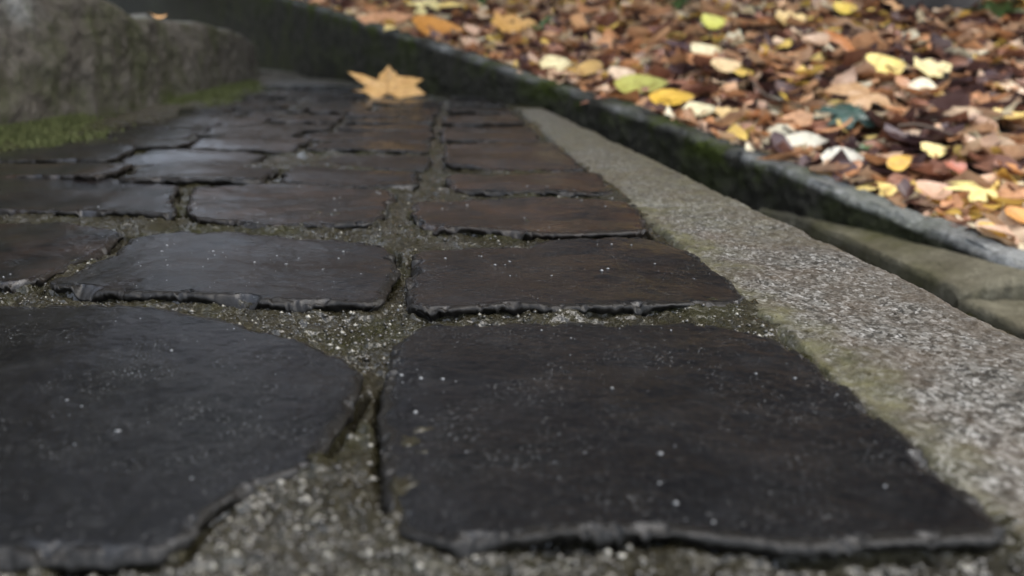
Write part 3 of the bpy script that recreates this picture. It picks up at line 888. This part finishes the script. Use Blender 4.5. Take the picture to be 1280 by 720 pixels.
SIZED = lambda wpx, t: wpx * t / FPX
BED_UP = 0.13
special = [
    # px, py, width px, kind, colour, yaw, pitch, roll, label
    (1221, 266, 62, 'maple', (0.72, 0.60, 0.22), 0.5, 0.0, 0.25, "large pale yellow lobed leaf lying just behind the kerb at right"),
    (1004, 197, 52, 'lance', (0.80, 0.74, 0.56), -0.6, 0.0, 0.75, "cream white pointed leaf leaning on the kerb, upper of the pair"),
    (1050, 220, 46, 'ovate', (0.80, 0.74, 0.58), -0.45, 0.0, 0.7, "cream white rounded leaf on the kerb top, lower of the pair"),
    (1120, 227, 34, 'ovate', (0.62, 0.36, 0.04), 0.3, -0.3, 0.5, "small curled ochre yellow leaf right of the two cream leaves"),
    (1163, 210, 32, 'round', (0.74, 0.58, 0.22), 0.2, 0.0, 0.35, "small round butter yellow leaf right of the curled ochre leaf"),
    (1064, 164, 74, 'maple', (0.05, 0.095, 0.075), 0.1, 0.0, 0.3, "blue green lobed leaf above the two cream leaves"),
    (1103, 100, 48, 'round', (0.78, 0.60, 0.16), 0.1, 0.0, 0.5, "bright yellow round leaf in the middle of the litter"),
    (1160, 104, 54, 'lobed', (0.76, 0.64, 0.30), 0.3, 0.0, 0.4, "pale yellow notched leaf right of the bright yellow round leaf"),
    (1054, 23, 27, 'round', (0.74, 0.54, 0.10), 0.0, 0.0, 0.4, "small bright yellow leaf near the top of the slope"),
    (978, 140, 30, 'ovate', (0.66, 0.46, 0.08), 1.2, 0.0, 0.4, "yellow oval leaf left of the tan lobed leaf"),
    (1080, 138, 84, 'maple', (0.48, 0.29, 0.14), 0.4, 0.0, 0.35, "broad tan lobed leaf above the blue green leaf"),
    (880, 79, 36, 'round', (0.75, 0.66, 0.40), 0.2, 0.0, 0.4, "cream leaf left of centre in the upper litter"),
    (800, 124, 62, 'ovate', (0.42, 0.40, 0.10), -0.35, 0.0, 0.3, "yellow green leaf overhanging the kerb behind the setts"),
    (838, 141, 52, 'ovate', (0.68, 0.42, 0.06), -0.4, 0.0, 0.3, "golden yellow leaf beside the yellow green leaf on the kerb"),
    (872, 157, 38, 'round', (0.76, 0.68, 0.42), -0.4, 0.0, 0.2, "cream leaf on the kerb edge right of the golden leaf"),
    (906, 160, 32, 'lobed', (0.60, 0.42, 0.18), 0.1, 0.0, 0.3, "tan yellow notched leaf right of the cream kerb leaf"),
    (694, 96, 36, 'round', (0.77, 0.66, 0.36), -0.2, 0.0, 0.4, "cream yellow leaf at the kerb above the end of the setts"),
    (738, 101, 44, 'ovate', (0.60, 0.38, 0.13), -0.9, 0.0, 0.4, "tan leaf tilted down towards the kerb right of a cream leaf"),
    (776, 108, 32, 'round', (0.66, 0.50, 0.34), 0.1, 0.0, 0.3, "pinkish pale leaf above the yellow green leaf"),
    (541, 19, 58, 'maple', (0.76, 0.64, 0.28), 0.3, 0.0, 0.45, "cream yellow lobed leaf behind the kerb at upper left"),
    (548, 48, 66, 'ovate', (0.52, 0.23, 0.05), 0.3, 0.2, 0.4, "orange brown leaf below the cream yellow lobed leaf"),
    (482, 38, 76, 'lance', (0.58, 0.30, 0.15), -0.4, 0.0, 0.3, "long salmon orange leaf lying along the kerb top"),
    (640, 44, 60, 'lobed', (0.56, 0.31, 0.09), 0.5, 0.0, 0.5, "curled orange leaf left of the green seedling"),
    (723, 40, 40, 'ovate', (0.54, 0.29, 0.13), 1.3, -0.4, 0.4, "upright tan leaf right of the green seedling"),
    (1065, 78, 66, 'maple', (0.44, 0.17, 0.05), 1.0, 0.0, 0.7, "rust orange lobed leaf left of the bright yellow round leaf"),
    (1262, 238, 40, 'ovate', (0.55, 0.25, 0.09), 1.0, 0.0, 0.3, "orange leaf right of the large pale yellow leaf"),
    (1268, 298, 46, 'ovate', (0.58, 0.27, 0.06), 0.4, 0.0, 0.3, "amber orange leaf below the large pale yellow leaf at the frame edge"),
    (1164, 264, 44, 'round', (0.55, 0.34, 0.22), 0.2, 0.0, 0.2, "pinkish tan leaf behind the kerb left of the large yellow leaf"),
    (890, 40, 30, 'round', (0.60, 0.58, 0.12), 0.2, 0.0, 0.5, "small lime yellow leaf high on the slope"),
    (985, 36, 40, 'lobed', (0.70, 0.50, 0.20), 0.2, 0.0, 0.5, "pale gold notched leaf left of the small bright yellow leaf"),
    (905, 100, 40, 'ovate', (0.68, 0.50, 0.26), 0.3, 0.0, 0.4, "pale tan oval leaf below the cream leaf"),
    (1120, 20, 34, 'maple', (0.50, 0.28, 0.12), 0.7, 0.0, 0.5, "tan lobed leaf just left of the dark tree foot"),
    (1190, 235, 40, 'lobed', (0.42, 0.14, 0.08), 0.6, 0.0, 0.3, "reddish leaf above the large pale yellow leaf"),
]
for i, (px, py, wpx, kind, col, yaw, pitch, roll, label) in enumerate(special):
    h = bed_hit(px, py + 3)
    if h is None: continue
    x, y, z, t = h
    sz = SIZED(wpx, t)
    lift = 0.25 if kind != 'maple' else 0.28
    if kind == 'maple':
        put_leaf("maple_leaf", ('m', i), maple_builder(40 + i, 0.25), (x, y, z + lift), yaw, pitch, roll + 0.2, sz * 1.05, col, label)
    else:
        hw = {'lance': 0.20, 'ovate': 0.30, 'round': 0.40, 'lobed': 0.38}[kind]
        put_leaf("fallen_leaf", ('s', i), lambda kind=kind, hw=hw, i=i: leaf_blade(9, hw, kind, 0.12, 0.2, 0.12, np.random.default_rng(i), 0.004),
                 (x, y, z + lift), yaw, pitch, roll + 0.3, sz * 1.1, col, label)
# a few hundred look-alikes that lie on top of the litter
LANDMARKS = [(1221, 266, "the large pale yellow lobed leaf"), (1027, 208, "the two cream leaves"), (1064, 164, "the blue green leaf"), (1103, 100, "the bright yellow round leaf"),
             (1054, 23, "the small yellow top leaf"), (880, 79, "the lone cream leaf"), (800, 124, "the yellow green leaf"), (676, 40, "the green seedling"), (541, 19, "the cream yellow lobed leaf"),
             (1180, 10, "the dark tree foot"), (694, 96, "the cream yellow kerb leaf"), (978, 140, "the yellow oval leaf")]
ORD = ["", "second ", "third ", "fourth ", "fifth ", "sixth ", "seventh ", "eighth ", "ninth ", "tenth ", "eleventh ", "twelfth ", "thirteenth ", "fourteenth "]
made_leaves = []
cnt = 0
tries = 0
top_w = [0.10, 0.14, 0.28, 0.28, 0.12, 0.08]
while cnt < 262 and tries < 4000:
    tries += 1
    px, py = rs.uniform(360, 1290), rs.uniform(-5, 330)
    h = bed_hit(px, py)
    if h is None or h[3] > 34 or any(abs(px - p_[0]) < 0.6 * p_[2] and abs(py - p_[1]) < 0.45 * p_[2] for p_ in special): continue
    x, y, z, t = h
    ci = rs.choice(6, p=top_w)
    nm = names[ci]
    col = np.array(PALETTE[nm][rs.integers(len(PALETTE[nm]))]) * rs.uniform(0.85, 1.15)
    ki = int(rs.integers(26))
    v28 = variants[ki]
    if ki >= 22:
        key, bld, s_ = ('mm', ki), maple_builder(ki, rs.uniform(0.1, 0.5)), rs.uniform(0.6, 0.95)
        word = "lobed"
    else:
        key, bld, s_ = ('v', ki), (lambda v28=v28: v28), rs.uniform(0.34, 0.66)
        word = "oval"
    lo_ = put_leaf("fallen_leaf" if ki < 22 else "maple_leaf", key, bld, (x, y, z + rs.uniform(0.12, 0.2)), rs.uniform(0, 6.28), rs.normal(0, 0.35), rs.normal(0, 0.35), s_,
             tuple(np.clip(col, 0, 0.85)), f"{nm} {word} leaf lying in the litter on the slope", f"{nm} {word} leaves on the slope")
    li = min(range(len(LANDMARKS)), key=lambda i: (LANDMARKS[i][0] - px) ** 2 + (2 * (LANDMARKS[i][1] - py)) ** 2)
    dx_, dy_ = px - LANDMARKS[li][0], py - LANDMARKS[li][1]
    rel = ("right of" if dx_ > 0 else "left of") if abs(dx_) > 1.2 * abs(dy_) else ("below" if dy_ > 0 else "above")
    made_leaves.append((math.hypot(dx_, dy_), f"{nm} {word} leaf {rel} {LANDMARKS[li][2]}", lo_))
    cnt += 1
seen_l = {}
for _, lab, lo_ in sorted(made_leaves, key=lambda m: m[0]):
    k_ = seen_l.get(lab, 0); seen_l[lab] = k_ + 1
    lo_["label"] = (ORD[min(k_, 13)] + "nearest ") + lab

# the maple leaf that stands at the far end of the setts
mx, my = G(484, 121)
put_leaf("maple_leaf", 'hero', lambda: maple_blade(np.random.default_rng(8), 0.02, 3, 8), (mx, my + 0.1, 0.20), 0.1, 0.0, math.radians(27), 1.6,
         (0.56, 0.33, 0.12), "single golden tan maple leaf standing on the setts at the far end")
# crumb of leaf on top of the block
lx_, ly_ = G(252, 24, 1.5) if False else (-5.62 - 0.35, 14.3)
put_leaf("fallen_leaf", 'bl', lambda: variants[3], (lx_, ly_, 1.53), 0.5, 0.1, 0.3, 0.28, (0.60, 0.33, 0.13), "tiny orange leaf on top of the stone block")

# ------------------------------------------------------------------ tree foot at the top right, seedlings, twigs
h = bed_hit(1182, 16)
tx, ty, tz0 = h[0], h[1] + 1.0, h[2]
na, nh = 40, 60
A_, Hh = np.meshgrid(np.linspace(0, 2 * math.pi, na, endpoint=False), np.linspace(0, 1, nh), indexing='ij')
zt = -0.8 + 32 * Hh ** 1.6
flare = 1.0 + 0.9 * np.exp(-np.clip(zt + 0.3, 0, None) / 0.9) * (0.6 + 0.4 * np.cos(A_ * 5 + 0.7))
rad_t = 1.05 * flare * (1 - 0.45 * Hh) * (1 + 0.10 * fbm(np.cos(A_) * 3, np.sin(A_) * 3 + zt * 0.25, 1.5, 4, 800))
tv = np.stack([tx + rad_t * np.cos(A_), ty + rad_t * np.sin(A_), tz0 + zt], -1)
tv = np.concatenate([tv, tv[:1]], 0)
tree = bpy.data.objects.new("tree", None); C.objects.link(tree)
tree.location = (tx * H, ty * H, tz0 * H)
tag(tree, "dark tree foot at the top right of the leafy slope", "tree")
tr = mesh_obj("trunk", tv.reshape(-1, 3) * H - np.array(tree.location), grid_faces(na + 1, nh), M_BARK, tree)


M_CROWN = mat_flat("autumn_foliage", (0.09, 0.075, 0.02), 0.6, 0.6, 6)


def crown_and_limbs(root, top, rad_c, n, seed, trunk_r=None):
    q = np.random.default_rng(seed)
    ends = []
    for i in range(9):
        a = i * 2.4 + q.uniform(-.4, .4); el = q.uniform(0.25, 1.1)
        p0 = np.array([0, 0, top * q.uniform(0.55, 0.95)])
        p1 = p0 + rad_c * q.uniform(0.7, 1.1) * np.array([math.cos(a) * math.cos(el), math.sin(a) * math.cos(el), math.sin(el)])
        v, f = tube(p0, p1, 0.035, 0.12, q, 9)
        mesh_obj("limb", v, f, M_BARK, root)
        ends += [p0 + (p1 - p0) * t for t in (0.45, 0.7, 0.85, 1.0)]
    ends = np.array(ends)
    c = ends[q.integers(len(ends), size=n)] + q.normal(0, 0.24 * rad_c, (n, 3))
    d1 = q.normal(0, 1, (n, 3)); d1 /= np.linalg.norm(d1, axis=1)[:, None]
    d2 = np.cross(d1, q.normal(0, 1, (n, 3))); d2 /= np.linalg.norm(d2, axis=1)[:, None]
    sz = q.uniform(0.06, 0.12, (n, 1))
    v = np.stack([c - d1 * sz, c + d2 * sz * 0.6, c + d1 * sz, c - d2 * sz * 0.6], 1).reshape(-1, 3)
    mesh_obj("crown", v, np.arange(4 * n).reshape(-1, 4), M_CROWN, root, False)


def seedling(px, py, n, ln, label, col=None):
    h = bed_hit(px, py)
    x, y, z, t = h
    root = bpy.data.objects.new("seedling", None); C.objects.link(root); root.location = (x * H, y * H, z * H)
    tag(root, label, "plant", "green seedlings in the litter")
    q = np.random.default_rng(int(px))
    for i in range(n):
        v, f = leaf_blade(7, 0.28, 'ovate', 0.4, -0.4, 0.2, q, 0.01)
        v = v + np.array([0.5, 0, 0])
        R = rotmat(i * 2.4 + q.uniform(-.3, .3), -q.uniform(0.3, 1.1), q.uniform(-.3, .3))
        vv = (v @ R.T) * ln * q.uniform(0.7, 1.1) + np.array([0, 0, 0.1])
        mesh_obj("leaf", vv * H, f, M_HERB, root)


seedling(676, 48, 7, 0.55, "green seedling right of the curled orange leaf")
seedling(602, 12, 5, 0.5, "small green seedling near the top edge")
seedling(845, 18, 6, 0.5, "green seedling high on the slope")
seedling(1075, 205, 4, 0.25, "low green sprig beside the rounded cream leaf")
seedling(1245, 28, 8, 0.7, "green tuft beside the dark tree foot")


def tube(p0, p1, r, bend, q, n=8):
    p0, p1 = np.array(p0), np.array(p1)
    ts = np.linspace(0, 1, n); ctr = p0 + (p1 - p0) * ts[:, None]
    ctr += bend * np.sin(ts * math.pi)[:, None] * q.normal(0, 1, 3)
    a = np.linspace(0, 2 * math.pi, 6)
    dirv = (p1 - p0) / np.linalg.norm(p1 - p0); s1 = np.cross(dirv, [0, 0, 1.0]); s1 /= np.linalg.norm(s1); s2 = np.cross(s1, dirv)
    rr_ = r * (1 - 0.5 * ts)
    v = ctr[:, None] + rr_[:, None, None] * (np.cos(a)[None, :, None] * s1 + np.sin(a)[None, :, None] * s2)
    return v.reshape(-1, 3), grid_faces(n, 6)


crown_and_limbs(tree, 3.4, 1.7, 5000, 90)
# more wood up the slope, unseen; trees added to block the sky ahead
for i, (x_, y_, hgt, rc, lab) in enumerate((( -0.6, 4.6, 3.6, 1.9, "unseen slender tree up the slope straight beyond the setts"), (1.6, 5.2, 4.2, 2.1, "unseen tall tree high on the slope behind the leaf bed"),
                                            (3.9, 4.6, 3.8, 2.0, "unseen broad tree high on the slope far right"), (-2.7, 5.2, 4.2, 2.2, "unseen tree beyond the upper stairs at far left"), (0.5, 7.2, 6.0, 2.4, "unseen highest tree at the back of the slope"), (-1.9, 3.9, 3.0, 1.7, "unseen leaning tree beside the upper stairs"), (-4.2, 4.2, 3.6, 2.0, "unseen tree left of the upper stairs"), (-4.6, 7.0, 5.5, 2.4, "unseen tall tree behind the upper stairs"), (0.6, 3.7, 3.0, 1.5, "unseen young tree above the leaf bed"), (2.6, 3.4, 3.1, 1.5, "unseen young tree right of the dark tree foot"))):
    z_ = float(bed_z(x_ / H, y_ / H)) * H if float(bed_sw(x_ / H, y_ / H)[1]) > KT else 0.5
    rt = bpy.data.objects.new("tree", None); C.objects.link(rt); rt.location = (x_, y_, z_)
    tag(rt, lab, "tree")
    tv2 = (tv.reshape(-1, 3) * H - np.array([tx * H, ty * H, tz0 * H])) * np.array([1.0, 1.0, hgt / 3.2])
    mesh_obj("trunk", tv2, grid_faces(na + 1, nh), M_BARK, rt)
    crown_and_limbs(rt, hgt, rc, 12000, 91 + i)
for (px, py, qx, qy, lab) in ((940, 120, 1000, 150, "thin brown twig in the litter left of the blue green leaf"),
                              (1120, 178, 1190, 190, "thin brown twig right of the blue green leaf"),
                              (600, 75, 660, 82, "thin brown twig behind the kerb left of the cream yellow leaf")):
    a_, b_ = bed_hit(px, py), bed_hit(qx, qy)
    v, f = tube((a_[0], a_[1], a_[2] + .22), (b_[0], b_[1], b_[2] + .22), 0.035, 0.06, np.random.default_rng(px))
    tag(mesh_obj("twig", v * H, f, M_TWIG, None, True, (a_[0] * H, a_[1] * H, a_[2] * H)), lab, "twig", "twigs in the litter")

# sand grains and crumbs bedded in the wet joints
def inside_any(px_, py_):
    r_ = np.zeros(len(px_), bool)
    for P in sett_polys:
        bb = np.nonzero((px_ > P[:, 0].min()) & (px_ < P[:, 0].max()) & (py_ > P[:, 1].min()) & (py_ < P[:, 1].max()) & ~r_)[0]
        if len(bb) == 0: continue
        x, y = px_[bb], py_[bb]; c = np.zeros(len(bb), bool)
        Q = np.roll(P, -1, 0)
        for (x0, y0), (x1, y1) in zip(P, Q):
            if y0 == y1: continue
            c ^= ((y0 > y) != (y1 > y)) & (x < (x1 - x0) * (y - y0) / (y1 - y0) + x0)
        r_[bb] = c
    return r_


q = np.random.default_rng(123)
near = np.nonzero((Yg.ravel() < 7.2) & (Yg.ravel() > 1.2) & (Xg.ravel() > -3.5))[0]
near = q.choice(near, 150000)
gxx, gyy, gzz = Xg.ravel()[near], Yg.ravel()[near], Zm.ravel()[near]
keep = ~inside_any(gxx, gyy) & (gxx < XR(gyy) + 0.06) & (fbm(gxx, gyy, 1.6, 4, 991) + q.uniform(-0.5, 0.5, len(gxx)) > -0.15)
gxx, gyy, gzz = gxx[keep][:8000], gyy[keep][:8000], gzz[keep][:8000]
g_v = np.array([(0, 0, 1), (.9, 0, .1), (0, .9, 0), (-.9, 0, .1), (0, -.9, 0), (0, 0, -.8)], float)
g_f = np.array([(0, 1, 2), (0, 2, 3), (0, 3, 4), (0, 4, 1), (5, 2, 1), (5, 3, 2), (5, 4, 3), (5, 1, 4)])
ng = len(gxx)
gs = 0.0025 + 0.011 * q.uniform(size=ng) ** 6
va = g_v[None] * (1 + 0.45 * q.uniform(-1, 1, (ng, 6, 3))) * gs[:, None, None] * np.array([1.15, 1.15, 0.8])
va += np.stack([gxx + q.normal(0, .004, ng), gyy + q.normal(0, .004, ng), gzz + gs * 0.05], -1)[:, None]
sand = mesh_obj("joint_sand", va.reshape(-1, 3) * H, (g_f[None] + 6 * np.arange(ng)[:, None, None]).reshape(-1, 3), None, None, True)
tone = q.uniform(size=ng) ** 6
gc = np.array([0.018, 0.015, 0.009])[None] * (1 - tone)[:, None] + np.array([0.24, 0.225, 0.185])[None] * tone[:, None]
ca = sand.data.color_attributes.new("Col", 'FLOAT_COLOR', 'POINT')
ca.data.foreach_set("color", np.repeat(np.c_[gc, np.ones(ng)], 6, 0).astype(np.float32).ravel())
nt_ = NT("wet_sand")
sand.data.materials.append(nt_.out(nt_.attr("Col").outputs["Color"], 0.12, None, Specular_IOR_Level=0.7))
tag(sand, "wet sand grains bedded in the mortar joints", "sand", None, "stuff")

# ------------------------------------------------------------------ grit on the setts, moss tufts
ico_v = np.array([(0, 0, 1), (.9, 0, .1), (0, .9, 0), (-.9, 0, .1), (0, -.9, 0), (0, 0, -.8)], float)
ico_f = np.array([(0, 1, 2), (0, 2, 3), (0, 3, 4), (0, 4, 1), (5, 2, 1), (5, 3, 2), (5, 4, 3), (5, 1, 4)])
gv, gf = [], []
q = np.random.default_rng(77)
grit_pts = [p for p in grit_pts if fbm(p[0], p[1], 2.3, 3, 990) + q.uniform(-0.35, 0.35) > 0.05]
for k, p in enumerate(grit_pts):
    s = 0.0020 + 0.0085 * q.uniform() ** 6
    v = ico_v * (1 + 0.35 * q.uniform(-1, 1, ico_v.shape)) * s * np.array([1.1, 1.1, 0.6])
    gv.append(v + np.array(p)); gf.append(ico_f + 6 * k)
grit = mesh_obj("grit", np.concatenate(gv) * H, np.concatenate(gf), M_GRIT, None, False)
tag(grit, "pale sand grains scattered over the wet setts", "grit", None, "stuff")


def moss_patch(pts, n, ln, label, seed):
    q = np.random.default_rng(seed)
    v, f = [], []
    pts = np.array(pts)
    for k in range(n):
        i = q.integers(len(pts) - 1); t = q.uniform()
        c = pts[i] * (1 - t) + pts[i + 1] * t
        x, y = c[0] + abs(q.normal(0, c[2])), c[1] + q.normal(0, 0.25)
        zz_ = -0.03 + 0.16 * max(0, 1 - (x - c[0]) / (c[2] * 1.6 + 1e-3))
        a = q.uniform(0, 6.28); w_ = 0.022; l_ = ln * q.uniform(0.5, 1.2)
        dx, dy = math.cos(a) * w_, math.sin(a) * w_
        b = q.normal(0, 0.45, 2) * l_
        v += [(x - dx, y - dy, zz_), (x + dx, y + dy, zz_), (x + b[0], y + b[1], zz_ + l_)]
        f.append((3 * k, 3 * k + 1, 3 * k + 2))
    return tag(mesh_obj("moss", np.array(v) * H, np.array(f), M_MOSS, None, False), label, "moss", None, "stuff")


moss_patch([(-5.62, 8.4, 0.25), (-5.6, 9.3, 0.28), (-5.62, 10.4, 0.16)], 9000, 0.085, "olive moss cushion at the foot of the block, left edge", 1)
moss_patch([(-5.95, 14.4, 0.18), (-6.3, 17.0, 0.26), (-6.75, 20.0, 0.26), (-7.1, 22.5, 0.15)], 9000, 0.085, "olive moss strip along the far foot of the block", 2)
print("litter leaves", n_litter, "setts", len(setts), "leaves", cnt)
